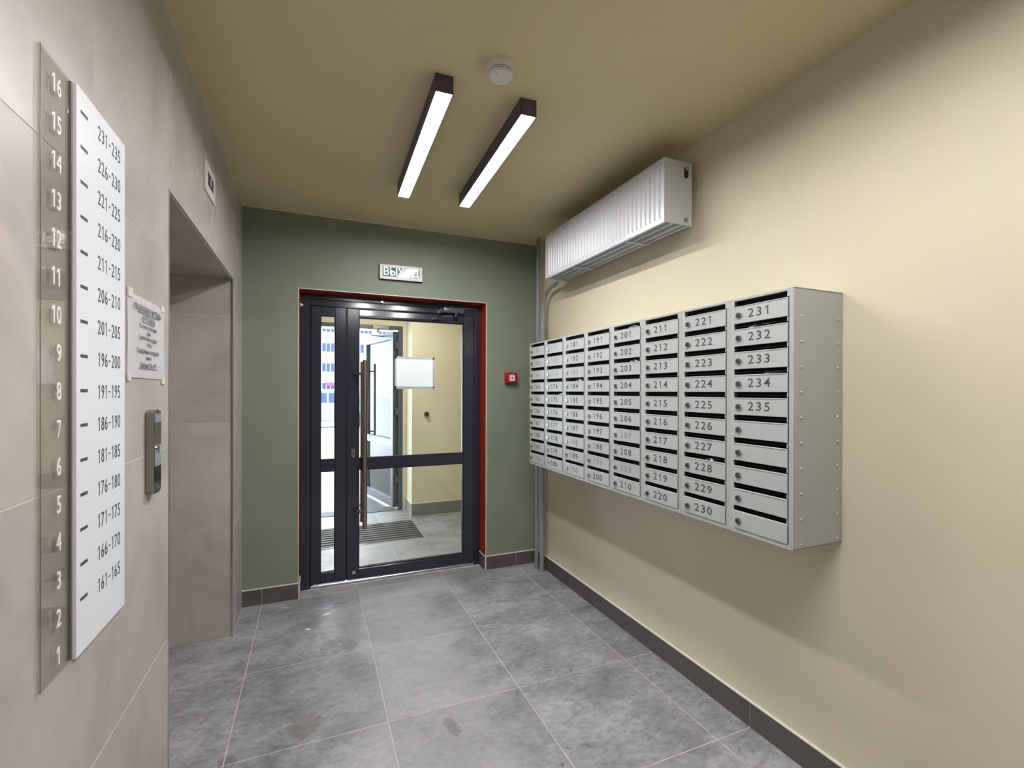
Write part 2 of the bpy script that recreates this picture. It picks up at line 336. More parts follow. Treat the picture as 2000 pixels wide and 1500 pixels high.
# paint bead along left wall and far wall tops
bm = bmesh.new(); B(bm, L, L+.006, -2.6, F, H-.006, H); B(bm, L, R, F-.005, F, H-.005, H); tag(link('trim_3', bm, 'cream'), kind='structure')
bm = bmesh.new(); B(bm, DX0-.004, DX0+.0005, F-.0015, F+.002, .11, DZ+.003); B(bm, DX1-.0005, DX1+.004, F-.0015, F+.002, .11, DZ+.003); B(bm, DX0, DX1, F-.0015, F+.002, DZ-.0005, DZ+.004)
tag(link('trim_4', bm, 'tape'), kind='structure')
# ------------------------------------------------------------------ skirting tiles
BH = .104
def skirt(name, axis, a, b, ref, pos, n, m='skirting', h=BH, beadm='tape'):
    """axis: direction the strip runs along; pos: wall face; n: sign of the room side"""
    base = bmesh.new(); lo, hi = sorted((pos, pos+n*.0085))
    if axis == 'y': B(base, lo, hi, a, b, 0, h-.002); B(base, lo, pos+n*.0105 if n > 0 else hi, a, b, h-.001, h+.0035) if n > 0 else B(base, pos-.0105, hi, a, b, h-.001, h+.0035)
    else: B(base, a, b, lo, hi, 0, h-.002); B(base, a, b, min(pos, pos+n*.0105), max(pos, pos+n*.0105), h-.001, h+.0035)
    o = tag(link(name, base, beadm), kind='structure'); c = cuts(a, b, ref, S)
    for s0, s1 in zip(c[:-1], c[1:]):
        if s1-s0 < .01: continue
        l2, h2 = sorted((pos+n*.002, pos+n*.0105)); bm = bmesh.new()
        if axis == 'y': B(bm, l2, h2, s0+.001, s1-.001, .002, h-.001, bev=.001)
        else: B(bm, s0+.001, s1-.001, l2, h2, .002, h-.001, bev=.001)
        link('tile', bm, m, o)
    return o
skirt('baseboard_right', 'y', -2.6, F-.011, TY, R, -1)
skirt('baseboard_far', 'x', DX1, R, TX, F, -1)
skirt('baseboard_far_left', 'x', L, DX0, TX, F, -1)
skirt('baseboard_reveal', 'y', F-.0105, F+.126, 9, DX1, -1)
skirt('baseboard_reveal_left', 'y', F-.0105, F+.126, 9, DX0, 1)
# ------------------------------------------------------------------ door_1: glazed entrance door
Y0 = F+.128
D1 = tag(empty('door_1', (.55, Y0, 0)), 'dark blue aluminium entrance door with narrow glazed side leaf', 'door', kind='structure')
def add(o, p): return under(o, p)
bm = bmesh.new()
B(bm, DX0+.002, -.022, Y0, Y0+.07, 0, DZ-.003, .002); B(bm, 1.181, DX1-.003, Y0, Y0+.07, 0, DZ-.003, .002); B(bm, -.022, 1.181, Y0, Y0+.07, 1.985, DZ-.003, .002)
B(bm, -.088, -.052, Y0-.008, Y0+.004, .0, 2.03, .002)
B(bm, -.022, 1.181, Y0-.003, Y0+.003, 2.034, 2.05, .0014)
prism(bm, [(Y0, 1.992), (Y0-.009, 1.992), (Y0-.0055, 2.030), (Y0, 2.034)], 'x', -.02, 1.179)
B(bm, -.034, -.004, Y0+.052, Y0+.068, .02, 1.99); B(bm, 1.165, 1.195, Y0+.052, Y0+.068, .02, 1.99); B(bm, -.022, 1.181, Y0+.052, Y0+.068, 1.965, 1.99)
add(link('door_frame', bm, 'navy'), D1)
add(box('threshold', (-.022, 1.181, Y0-.006, Y0+.075, 0, .02), 'trimmetal', bev=.004), D1)
def leaf(name, x0, x1, gx0, gx1, zs, bead=.006):
    """stiles and rails with bevels; zs = list of (z0,z1) glass spans"""
    bm = bmesh.new(); z0, z1 = .028, 1.982; ya, yb = Y0-.008, Y0+.055
    B(bm, x0, gx0, ya, yb, z0, z1, .003); B(bm, gx1, x1, ya, yb, z0, z1, .003)
    edges = [z0]+[e for s in zs for e in s]+[z1]
    for a, b in zip(edges[::2], edges[1::2]): B(bm, gx0-.001, gx1+.001, ya+.0006, yb, a, b, .003)
    prism(bm, [(ya+.002, 1.934), (ya-.0055, 1.936), (ya-.0006, 1.974), (ya+.002, 1.976)], 'x', gx0+.004, gx1-.004)
    o = add(link(name, bm, 'navy'), D1)
    for a, b in zs:
        gk = bmesh.new(); frame(gk, gx0-.001, gx1+.001, Y0+.004, Y0+.03, a-.001, b+.001, bead); link('gasket', gk, 'gasket', o)
        g = bmesh.new(); B(g, gx0, gx1, Y0+.014, Y0+.020, a, b); link('glass_pane', g, 'glass', o)
    return o
side = leaf('side_leaf', -.018, .214, .047, .139, [(.102, .815), (.902, 1.918)], .004)
main = leaf('door_leaf', .222, 1.177, .303, 1.094, [(.100, .818), (.898, 1.922)])
add(box('meeting_strip', (.2095, .2275, Y0-.003, Y0+.03, .03, 1.98), 'gasket'), D1)
def child(name, bm, m, p, smooth=False): return link(name, bm, m, p, smooth)
# pull handles, inside and outside
for ya, nm in ((Y0-.075, 'pull_handle'), (Y0+.125, 'pull_handle')):
    bm = bmesh.new(); cyl(bm, (.338, ya, .405), (.338, ya, 1.61), .016, seg=24)
    s = 1 if ya < Y0 else -1
    for z in (.53, 1.512): tube(bm, [(.262, Y0-.008 if s > 0 else Y0+.055, z), (.285, ya+s*.03, z), (.312, ya+s*.008, z), (.338, ya, z)], .0095)
    child(nm, bm, 'steel', main, True)
bm = bmesh.new()
prism(bm, [(.263+.0125*math.cos(t), .94+(.02 if math.sin(t) > 0 else -.02)+.0125*math.sin(t)) for t in [2*math.pi*k/24+.001 for k in range(24)]], 'y', Y0-.018, Y0-.007)
lk_ = child('lock_plate', bm, 'steel', main)
bm = bmesh.new(); B(bm, .261, .265, Y0-.0195, Y0-.018, .925, .948); child('keyhole', bm, 'gasket', main)
bm = bmesh.new(); cyl(bm, (.268, Y0-.02, .082), (.268, Y0-.006, .082), .013); cyl(bm, (.268, Y0-.026, .082), (.268, Y0-.02, .082), .006); child('floor_bolt', bm, 'chrome', main, True)
bm = bmesh.new(); cyl(bm, (.465, Y0-.012, 2.045), (.465, Y0, 2.045), .009, seg=10); B(bm, .46, .47, Y0-.02, Y0-.012, 2.036, 2.05, .002); add(link('latch_stud', bm, 'chrome'), D1)
bm = bmesh.new(); prism(bm, [(-.086, 1.972), (-.066, 1.985), (-.086, 1.998)], 'y', Y0-.0095, Y0-.0082); add(link('paper_chip', bm, 'paper'), D1)
# closer
bm = bmesh.new(); B(bm, .915, 1.085, Y0-.062, Y0-.006, 1.99, 2.034, .008, 3); cyl(bm, (.893, Y0-.034, 2.008), (.915, Y0-.034, 2.008), .021); cyl(bm, (.988, Y0-.034, 2.03), (.988, Y0-.034, 2.05), .010)
clo = add(link('door_closer', bm, 'closer', smooth=True), D1)
bm = bmesh.new(); cyl(bm, (1.02, Y0-.036, 1.955), (1.02, Y0-.036, 1.992), .014); tube(bm, [(1.02, Y0-.05, 1.962), (.97, Y0-.10, 1.958), (.905, Y0-.10, 1.955)], .009); B(bm, .84, .90, Y0-.034, Y0-.008, 1.935, 1.958, .004)
tube(bm, [(.905, Y0-.10, 1.953), (.87, Y0-.025, 1.947)], .007); child('closer_arm', bm, 'closer', clo, True)
# paper taped to the outside of the big pane
PN = tag(empty('notice_sheet', (.715, Y0+.023, 1.53)), 'blank back of a white paper sheet taped to the door glass', 'paper')
bm = bmesh.new(); nx, nz = 10, 10; grid = [[None]*(nz+1) for _ in range(nx+1)]
for i in range(nx+1):
    for j in range(nz+1):
        u, v = i/nx, j/nz; grid[i][j] = bm.verts.new((.57+.29*u, Y0+.0215+.0012*abs(math.sin(v*math.pi*2+u)), 1.413+.232*v))
for i in range(nx):
    for j in range(nz): bm.faces.new((grid[i][j], grid[i+1][j], grid[i+1][j+1], grid[i][j+1]))
bmesh.ops.solidify(bm, geom=bm.faces[:], thickness=.0004); under(link('sheet', bm, 'paper'), PN)
for a in ((.562, .868, 1.632, 1.650), (.562, .885, 1.404, 1.424), (.562, .574, 1.404, 1.65), (.852, .864, 1.41, 1.65)):
    under(box('tape_strip', (a[0], a[1], Y0+.0203, Y0+.0209, a[2], a[3]), 'signwhite'), PN)
# ------------------------------------------------------------------ mailboxes
MX = 1.433; ZT, ZB = 1.729, .8725; YN, UW = 1.031, .248
digits = {'faint': {'207', '183', '188', '190', '173', '163', '170', '161', '199', '209', '171', '172', '162'}}
def unit_body():
    bm = bmesh.new(); t = .006
    B(bm, MX, R-.001, 0, UW, ZT-t, ZT, .001); B(bm, MX, R-.001, 0, UW, ZB, ZB+t, .001)
    B(bm, MX, R-.001, 0, t, ZB, ZT, .001); B(bm, MX, R-.001, UW-t, UW, ZB, ZT, .001); B(bm, R-.02, R-.002, .002, UW-.002, ZB+.002, ZT-.002)
    # front face surround
    B(bm, MX, MX+.004, t, .0155, ZB+t, ZT-t); B(bm, MX, MX+.004, UW-.0175, UW-t, ZB+t, ZT-t); B(bm, MX, MX+.004, .0155, UW-.0175, ZB+t, ZB+.0165); B(bm, MX, MX+.004, .0155, UW-.0175, ZT-.0085, ZT-t)
    return bm
def shelves():
    bm = bmesh.new()
    for k in range(11):
        z = ZT-.0095-.083*k if k else ZT-.008
        if k: B(bm, MX+.006, R-.02, .006, UW-.006, z-.012, z-.010)
    B(bm, MX+.03, MX+.032, .006, UW-.006, ZB+.006, ZT-.006)  # black sheet behind the doors, painting the shade inside the slots
    return bm
def rounded_door():
    bm = bmesh.new(); B(bm, -.0035, .004, .018, UW-.019, 0, .0625, .0012); B(bm, -.005, -.001, .0235, UW-.019, .0585, .0625, .001); return bm
body_me = None
door_me = {}
bmd = rounded_door(); door_o = None
def me_of(bm, m, smooth=False):
    me = bpy.data.meshes.new('m'); bm.to_mesh(me); bm.free(); me.materials.append(M[m])
    if smooth:
        for p in me.polygons: p.use_smooth = True
        me.set_sharp_from_angle(angle=math.radians(35))
    return me
ME_BODY = me_of(unit_body(), 'boxgrey'); ME_SHELF = me_of(shelves(), 'boxshade')
ME_DOOR = me_of(bmd, 'boxgrey')
bm = bmesh.new(); B(bm, -.0035, .004, .018, UW-.019, 0, .0645, .0012); ME_DOORL = me_of(bm, 'boxgrey')
bm = bmesh.new(); cyl(bm, (.002, 0, 0), (-.0105, 0, 0),   .0118, .0100, seg=20); ME_LOCK = me_of(bm, 'lock', True)
bm = bmesh.new(); B(bm, -.0114, -.0104, -.0024, .0024, -.0058, .0058); ME_KEY = me_of(bm, 'black')
bm = bmesh.new(); B(bm, .0, .004, .0155, .0235, 0, .018, .0008); ME_TAB = me_of(bm, 'boxgrey')
bm = bmesh.new(); B(bm, .0005, .003, .0135, .0155, 0, .7, 0); 
ME_GAP = me_of(bm, 'gasket')
starts = [161, 171, 181, 191, 201, 211, 221, 231]
where = {161: 'farthest column, in the corner by the pipes', 171: 'second column from the corner pipes', 181: 'third column from the corner pipes',
         191: 'fourth column from the corner pipes', 201: 'fourth column from the near end', 211: 'third column from the near end',
         221: 'second column from the near end', 231: 'nearest column, lower five doors blank'}
for c, st in enumerate(starts):
    y0 = YN+UW*(7-c)
    last = st+9 if st < 231 else 235
    t = tag(empty('mailbox_cabinet', (0, y0, 0)), 'grey metal mailboxes %d to %d, %s' % (st, last, where[st]), 'mailbox', 'grey mailbox columns on the right wall')
    inst('cabinet_body', ME_BODY, t); inst('shelves_and_shade', ME_SHELF, t)
    for k in range(10):
        zb = ZT-.0275-.065-.083*k
        d = inst('door', ME_DOOR if k < 9 else ME_DOORL, t, (MX, 0, zb))
        inst('slot_tab', ME_TAB, t, (MX, 0, zb+.0655))
        lkx = inst('lock', ME_LOCK, d, (0, .206, .029)); lkx.rotation_euler = (random.uniform(-.3, .3), 0, 0)
        inst('keyhole', ME_KEY, d, (0, .206, .029))
        n = st+k
        if n <= last:
            s = str(n); fm = 'digitfaint' if s in digits['faint'] else 'digit'
            numerals('number', s, fm, (0, -1, 0), (-.0037, .1245, .0325), d, h=.0305, w=.0225, adv=.0322, bold=.0004)
    bm = bmesh.new(); B(bm, MX-.0006, MX+.001, .0155, .0178, ZB+.0165, ZT-.03); link('door_gap', bm, 'gasket', t)
    if st == 231:
        bm = bmesh.new()
        for k in range(10):
            for xr in (1.470, 1.652): cyl(bm, (xr, .001, 1.636-.083*k), (xr, -.004, 1.636-.083*k), .0055, .003, seg=10)
        tag(link('rivets', bm, 'boxgrey', t), kind='stuff')
def leaflet(yc, row, w, h, lab, curl=.01, x=MX+.002):
    zb = ZT-.0275-.083*row; bm = bmesh.new(); n = 8; vs = []
    for i in range(n+1):
        u = i/n; yy = yc+w*(.5-u); zz = zb+h*math.sin(math.pi*u)*1.0; xx = x-.004+curl*math.sin(math.pi*u*1.3)
        vs.append((bm.verts.new((xx, yy, zz)), bm.verts.new((xx+.05, yy, zz-.004)), ))
    for i in range(n): bm.faces.new((vs[i][0], vs[i+1][0], vs[i+1][1], vs[i][1]))
    bmesh.ops.solidify(bm, geom=bm.faces[:], thickness=.0006)
    tag(link('leaflet', bm, 'paper', smooth=True), lab, 'leaflet', 'papers sticking out of mailbox slots')
def slot_y(st, f): return YN+UW*(7-starts.index(st))+.02+(UW-.04)*(1-f)
leaflet(slot_y(231, .5), 1, .09, .008, 'thin paper edge bulging from the slot above door 232')
leaflet(slot_y(231, .78), 3, .08, .004, 'thin paper edge lying in the slot above door 234')
leaflet(slot_y(201, .72), 0, .07, .010, 'crumpled paper poking from the slot above door 201')
leaflet(slot_y(181, .70), 3, .05, .011, 'folded white paper poking from the slot above door 184')
leaflet(slot_y(171, .85), 4, .04, .008, 'small white paper poking from the slot above door 175')
leaflet(slot_y(221, .62), 7, .035, .007, 'small bright paper inside the slot above door 228')
leaflet(slot_y(201, .75), 2, .05, .009, 'dark crumpled paper inside the slot above door 203')
# ------------------------------------------------------------------ radiator
RX0, RX1, RY0, RY1, RZ0, RZ1 = 1.479, 1.641, 1.685, 2.857, 2.163, 2.461
ra = tag(empty('radiator', (1.56, (RY0+RY1)/2, RZ0)), 'white steel panel radiator hung high on the cream wall under the ceiling', 'radiator')
bm = bmesh.new(); n = 34; m0 = .022; pitch = (RY1-RY0-2*m0)/n; zs = [RZ0, RZ0+.022, RZ0+.034, RZ1-.034, RZ1-.022, RZ1]
ysx = [(RY0, 0), (RY0+m0, 0)]
for k in range(n):
    a = RY0+m0+k*pitch; ysx += [(a+.006, 1), (a+.011, 1), (a+.017, 0), (a+pitch-.0005, 0)]
ysx += [(RY1, 0)]
g = [[bm.verts.new((RX0+(.0055 if (d and 2 <= j <= 3) else 0), y, z)) for j, z in enumerate(zs)] for y, d in ysx]
for i in range(len(g)-1):
    for j in range(5): bm.faces.new((g[i][j], g[i+1][j], g[i+1][j+1], g[i][j+1]))
bmesh.ops.recalc_face_normals(bm, faces=bm.faces[:])
B(bm, RX0+.002, RX0+.012, RY0+.002, RY1-.002, RZ0+.001, RZ0+.006, .001); B(bm, RX0+.002, RX0+.012, RY0+.002, RY1-.002, RZ1-.006, RZ1-.001, .001)
B(bm, RX0+.008, RX0+.012, RY0+.002, RY1-.002, RZ0+.002, RZ1-.002); under(link('front_panel', bm, 'white'), ra)
bm = bmesh.new()
for a in ((RY0-.001, RY0+.001, RZ0, RZ1), (RY1-.001, RY1+.001, RZ0, RZ1)): B(bm, RX0-.003, RX0+.002, a[0], a[1]+.004 if a[0] < RY0 else a[1], a[2]+.002, a[3], .0008)
B(bm, RX0-.003, RX0+.002, RY0, RY1, RZ0, RZ0+.005, .0015); B(bm, RX0-.003, RX0+.002, RY0, RY1, RZ1-.006, RZ1, .0015); under(link('front_rim', bm, 'white'), ra)
for xp in (RX0+.055, RX0+.108, RX1-.014):
    bm = bmesh.new(); B(bm, xp, xp+.012, RY0+.012, RY1-.012, RZ0+.006, RZ1-.012, .004, 2); under(link('water_panel', bm, 'white', smooth=True), ra)
bm = bmesh.new()
for xp in (RX0+.016, RX0+.069):
    z0_, z1_ = RZ0+.035, RZ1-.03; k = 0; y = RY0+.02; pts = []
    while y < RY1-.02: pts.append((xp+(.034 if k % 2 else 0), y)); y += .0125; k += 1
    va = [bm.verts.new((x, y, z0_)) for x, y in pts]; vb = [bm.verts.new((x, y, z1_)) for x, y in pts]
    for i in range(len(pts)-1): bm.faces.new((va[i], va[i+1], vb[i+1], vb[i]))
tag(under(link('convector_fins', bm, 'white'), ra), kind='stuff')
bm = bmesh.new(); B(bm, RX0+.002, RX1, RY0, RY0+.0015, RZ0+.002, RZ1, .0005); under(link('side_cover', bm, 'white'), ra)
bm = bmesh.new(); B(bm, RX0+.002, RX1, RY1-.0015, RY1, RZ0+.002, RZ1, .0005); under(link('side_cover', bm, 'white'), ra)
bm = bmesh.new(); B(bm, RX0+.002, RX1, RY0, RY1, RZ1-.0015, RZ1-.0005)
under(link('top_cover', bm, 'white'), ra)
def ovalxz(cx, cz, w, h, k=20): return [(cx+w*math.cos(2*math.pi*i/k+.01), cz+(h if math.sin(2*math.pi*i/k+.01) > 0 else -h)+w*math.sin(2*math.pi*i/k+.01)) for i in range(k)]
bm = bmesh.new(); prism(bm, ovalxz(1.606, 2.412, .0125, .014), 'y', RY0-.0012, RY0+.0002); under(link('valve_opening', bm, 'black'), ra)
bm = bmesh.new(); cyl(bm, (1.606, RY0-.005, 2.428), (1.606, RY0, 2.428), .0095); cyl(bm, (1.606, RY0-.008, 2.426), (1.606, RY0-.005, 2.426), .005); under(link('bleed_valve', bm, 'chrome', smooth=True), ra)
bm = bmesh.new(); cyl(bm, (1.604, RY0-.003, 2.191), (1.604, RY0, 2.191), .012); under(link('plug', bm, 'steel', smooth=True), ra)
for yy in (1.985, 2.515):
    bm = bmesh.new(); B(bm, RX0+.004, RX1, yy-.006, yy+.006, RZ0-.002, RZ0+.004, .001); under(link('cross_strap', bm, 'white'), ra)
for yy in (1.95, 2.6):
    bm = bmesh.new(); B(bm, RX1-.004, R, yy-.015, yy+.015, RZ0+.02, RZ1-.03, .002); under(link('wall_bracket', bm, 'steel'), ra)
# ------------------------------------------------------------------ pipes
t = tag(empty('heating_pipe', (1.612, 3.262, 0)), 'slim grey heating pipe standing in the corner from floor to ceiling', 'pipe')
bm = bmesh.new(); cyl(bm, (1.612, 3.262, 0), (1.606, 3.232, H), .0150, seg=20, caps=True); under(link('pipe_run', bm, 'pipe', smooth=True), t)
bm = bmesh.new(); cyl(bm, (1.612, 3.262, 0), (1.612, 3.262, .004), .028, .022); under(link('floor_collar', bm, 'pipe', smooth=True), t)
t = tag(empty('heating_pipe', (1.622, 3.19, 0)), 'thicker grey pipe beside the corner that bends over to the radiator', 'pipe')
bm = bmesh.new(); cyl(bm, (1.622, 3.19, 0), (1.62, 3.178, 1.87), .0185, seg=20); under(link('pipe_run', bm, 'pipe', smooth=True), t)
pts = [(1.62, 3.178, 1.86), (1.62, 3.174, 2.03)]
for k in range(1, 11):
    a = math.pi/2*k/10; pts.append((1.62, 3.174-.155*(1-math.cos(a)), 2.03+.13*math.sin(a)))
pts += [(1.615, 2.96, 2.166), (1.60, 2.866, 2.172)]
bm = bmesh.new(); tube(bm, pts, .0145); under(link('bent_run', bm, 'pipe', smooth=True), t)
bm = bmesh.new(); cyl(bm, (1.62, 3.178, 1.862), (1.62, 3.178, 1.875), .021); cyl(bm, (1.62, 3.178, 1.875), (1.62, 3.178, 1.905), .022, .017); under(link('coupling', bm, 'pipe', smooth=True), t)
bm = bmesh.new(); cyl(bm, (1.601, 2.895, 2.170), (1.599, 2.860, 2.172), .0165, seg=8); under(link('valve_nut', bm, 'white'), t)
bm = bmesh.new(); cyl(bm, (1.622, 3.19, 0), (1.622, 3.19, .005), .036, .028); under(link('floor_collar', bm, 'pipe', smooth=True), t)
# ------------------------------------------------------------------ ceiling lamps, detector
def strip_lamp(x0, y0, x1, y1, lab, glow='glow', w=.068, h=.068, grp='strip lights on the ceiling'):
    d = Vector((x1-x0, y1-y0)); ln = d.length; a = math.atan2(d.y, d.x)
    t = tag(empty('strip_light', ((x0+x1)/2, (y0+y1)/2, H-h), a), lab, 'ceiling lamp', grp)
    bm = bmesh.new(); hl = ln/2; hw = w/2
    B(bm, -hl, hl, -hw, -hw+.003, 0, h); B(bm, -hl, hl, hw-.003, hw, 0, h); B(bm, -hl, -hl+.003, -hw, hw, 0, h); B(bm, hl-.003, hl, -hw, hw, 0, h); B(bm, -hl, hl, -hw, hw, h-.003, h-.0005)
    link('lamp_housing', bm, 'lampbody', t)
    bm = bmesh.new(); B(bm, -hl+.003, hl-.003, -hw+.003, hw-.003, .005, .02); link('diffuser', bm, glow, t); return t
strip_lamp(.452, 1.702, .478, 2.712, 'black-cased strip light, left of the two lit ceiling strips')
strip_lamp(.806, 1.712, .845, 2.712, 'black-cased strip light, right of the two lit ceiling strips')
strip_lamp(.48, .02, .51, 1.02, 'black-cased strip light almost overhead, nearer the tiled wall', 'glow2')
strip_lamp(.85, .02, .885, 1.02, 'black-cased strip light almost overhead, nearer the cream wall', 'glow2')
sd = tag(empty('smoke_detector', (.628, 1.575, H)), 'round white smoke detector on the ceiling beside the strip lights', 'smoke detector')
def lathe(prof, seg=36, c=(0, 0)):
    bm = bmesh.new(); rings = [[bm.verts.new((c[0]+r*math.cos(2*math.pi*k/seg), c[1]+r*math.sin(2*math.pi*k/seg), z)) for k in range(seg)] for r, z in prof]
    for a, b in zip(rings[:-1], rings[1:]):
        for k in range(seg): bm.faces.new((a[k], a[(k+1) % seg], b[(k+1) % seg], b[k]))
    bm.faces.new(rings[0]); bm.faces.new(rings[-1][::-1]); bmesh.ops.recalc_face_normals(bm, faces=bm.faces[:]); return bm
link('base', lathe([(.051, 0), (.0505, -.02), (.048, -.0265), (.045, -.0268)]), 'plastic', sd, True)
link('vent_gap', lathe([(.043, -.0262), (.0435, -.030), (.0425, -.0362)]), 'black', sd)
for z in (-.0285, -.033):
    pass
link('louvre', lathe([(.0455, -.0293), (.0468, -.0302), (.0462, -.0318), (.044, -.0322)]), 'plastic', sd, True)
link('cap', lathe([(.0448, -.0348), (.0442, -.0385), (.041, -.0445), (.035, -.0468), (.0, -.0472)]), 'plastic', sd, True)
bm = bmesh.new(); cyl(bm, (-.024, -.018, -.0478), (-.024, -.018, -.0465), .002, seg=8); link('indicator', bm, 'black', sd)
# ------------------------------------------------------------------ exit sign, fire call point
ex = tag(empty('exit_sign', (.58, F, 2.236)), 'small framed exit sign on the green wall above the door', 'sign')
ex.rotation_euler = (0, math.radians(-.4), 0)
sx0, sx1, sz0, sz1 = -.154, .154, -.054, .054
bm = bmesh.new(); B(bm, sx0, sx1, -.022, 0, sz0, sz1, .003); link('backing', bm, 'black', ex)
bm = bmesh.new(); frame(bm, sx0+.003, sx1-.003, -.028, -.018, sz0+.002, sz1-.002, .02, .0015); link('frame', bm, 'plastic', ex)
bm = bmesh.new(); B(bm, sx0+.02, sx1-.02, -.0245, -.021, sz0+.019, sz1-.019); link('face', bm, 'signgreen', ex)
text('lettering', 'ВЫХОД', .074, 'signtext', (1, 0, 0), (0, 0, 1), (0, -.0248, 0), ex, sx=.92, bold=.0012, depth=.0003)
bm = bmesh.new(); B(bm, sx0+.02, sx1-.02, -.0265, -.0255, sz0+.019, sz1-.019); link('cover_glass', bm, 'glass', ex)
for xx in (sx0+.011, sx1-.011):
    bm = bmesh.new(); cyl(bm, (xx, -.029, 0), (xx, -.027, 0), .003, seg=10); link('screw', bm, 'darksteel', ex)
fc = tag(empty('fire_call_point', (1.441, F, 1.492)), 'red square fire alarm call point on the green wall', 'fire alarm')
bm = bmesh.new(); B(bm, -.05, .05, -.018, 0, -.045, .047, .004, 2); B(bm, -.046, .046, -.042, -.018, -.042, .044, .006, 3); link('housing', bm, 'red', fc, True)
bm = bmesh.new(); B(bm, -.023, .023, -.0435, -.040, -.022, .026, .004, 2); link('push_plate', bm, 'plastic', fc)
bm = bmesh.new(); cyl(bm, (0, -.0445, .002), (0, -.0432, .002), .006, seg=14); B(bm, -.014, .014, -.0442, -.0434, .0005, .0035); link('target_mark', bm, 'black', fc)
bm = bmesh.new(); cyl(bm, (0, -.043, .034), (0, -.041, .034), .003, seg=10); link('status_light', bm, 'plastic', fc)
# ------------------------------------------------------------------ left wall fittings
def right_text(name, s, size, m, ye, z, x, parent, **kw):      # reads towards +y, ends at ye
    return text(name, s, size, m, (0, 1, 0), (0, 0, 1), (x, ye, z), parent, align='RIGHT', **kw)
sg = tag(empty('floor_number_panel', (L, 1.0575, 1.42)), 'clear acrylic strip with raised white floor numbers 1 to 16', 'sign')
bm = bmesh.new(); B(bm, L+.001, L+.0055, 1.0035, 1.1085, .885, 1.962, .0006); under(link('panel', bm, 'acrylic'), sg)
bm = bmesh.new(); B(bm, L+.0046, L+.0058, 1.0030, 1.0040, .885, 1.962); B(bm, L+.0005, L+.0058, 1.1083, 1.1090, .885, 1.962); under(link('panel_edge', bm, 'darksteel'), sg)
for k in range(16):
    under(numerals('floor_number', str(16-k), 'digitwhite', (0, 1, 0), (L+.0068, 1.0675, 1.921-.0668*k), sg, h=.031, w=.0145, adv=.0172, bold=.0003, depth=.0006, align='RIGHT'), sg)
sg = tag(empty('flat_number_board', (L, 1.245, 1.42)), 'white vertical board listing flat numbers 161 to 235 by floor', 'sign')
bm = bmesh.new(); B(bm, L+.0005, L+.007, 1.1255, 1.369, .878, 1.97, .0006); under(link('board', bm, 'signwhite'), sg)
for k in range(15):
    z = 1.926-.06735*k; under(box('tick_mark', (L+.0068, L+.0074, 1.142, 1.172, z-.0032, z+.0032), 'ink'), sg)
    a = 231-5*k; under(numerals('flat_range', '%d-%d' % (a, a+4), 'ink', (0, 1, 0), (L+.0072, 1.3395, z-.0003*k), sg, h=.0295, w=.0138, adv=.0177, depth=.0002, align='RIGHT', stroke=.1), sg)
pn = tag(empty('paper_notice', (L, 1.55, 1.525)), 'printed white notice taped to the tiled wall beside the lift recess', 'notice')
bm = bmesh.new(); grid = [[bm.verts.new((L+.0022+.0016*math.sin(i*.9+j*.4)**2, 1.399+.300*i/8, 1.421+.209*j/8+(.003*math.sin(i/8*3) if j == 8 else 0))) for j in range(9)] for i in range(9)]
for i in range(8):
    for j in range(8): bm.faces.new((grid[i][j], grid[i+1][j], grid[i+1][j+1], grid[i][j+1]))
bmesh.ops.solidify(bm, geom=bm.faces[:], thickness=.0004); bmesh.ops.recalc_face_normals(bm, faces=bm.faces[:]); under(link('sheet', bm, 'paper', smooth=True), pn)
for a in ((1.402, 1.432, 1.62, 1.643), (1.668, 1.698, 1.622, 1.640), (1.40, 1.42, 1.412, 1.428), (1.675, 1.705, 1.408, 1.425)):
    under(box('tape_strip', (L+.001, L+.0045, a[0], a[1], a[2], a[3]), 'tape'), pn)
for s, z, sz, un in (('УВАЖАЕМЫЕ ЖИЛЬЦЫ', 1.602, .019, .17), ('«УЧЁТНИКИ»', 1.578, .017, .10), ('В случае отключения', 1.557, .013, 0), ('воды', 1.542, .012, 0), ('Горячей или холодной', 1.527, .013, 0), ('с 9.00 до', 1.511, .012, 0), ('В аварийных ситуациях', 1.492, .015, 0), ('звонить', 1.475, .012, 0), ('Кабинет 96 и 99', 1.455, .017, .15)):
    under(text('print_line', s, sz*1.22, 'ink', (0, 1, 0), (0, 0, 1), (L+.0052, 1.55, z), pn, sx=.85, depth=.0001), pn)
    if un: under(box('underline', (L+.0050, L+.0054, 1.55-un/2, 1.55+un/2, z-sz*.55, z-sz*.45), 'ink'), pn)
cp = tag(empty('lift_call_panel', (L, 1.568, 1.22)), 'tall brushed metal lift call panel with button on the tiled wall', 'call panel')
def slab_yz(bm, x0, x1, y0, y1, z0, z1, sl=.008, bev=.004):
    # rounded top, slightly slanted ends
    n = 8; poly = [(y0, z0+sl), (y0+.012, z0), (y1-.012, z0), (y1, z0+sl)]
    poly += [(y1-(y1-y0)*i/n, z1-sl+sl*math.sin(math.pi*i/n)) for i in range(n+1)]
    prism(bm, poly, 'x', x0, x1); return bm
under(link('housing', slab_yz(bmesh.new(), L, L+.0205, 1.536, 1.6, 1.104, 1.335), 'darksteel'), cp)
bm = bmesh.new(); B(bm, L+.0205, L+.0215, 1.541, 1.598, 1.30, 1.325, .0004); B(bm, L+.0205, L+.0215, 1.541, 1.598, 1.178, 1.237, .0004); B(bm, L+.0205, L+.0215, 1.541, 1.598, 1.112, 1.135, .0004); under(link('face_plate', bm, 'chrome'), cp)
under(box('display_window', (L+.0205, L+.0218, 1.541, 1.598, 1.268, 1.300), 'darksteel'), cp)
under(box('dark_band', (L+.0205, L+.0213, 1.541, 1.598, 1.135, 1.178), 'black'), cp)
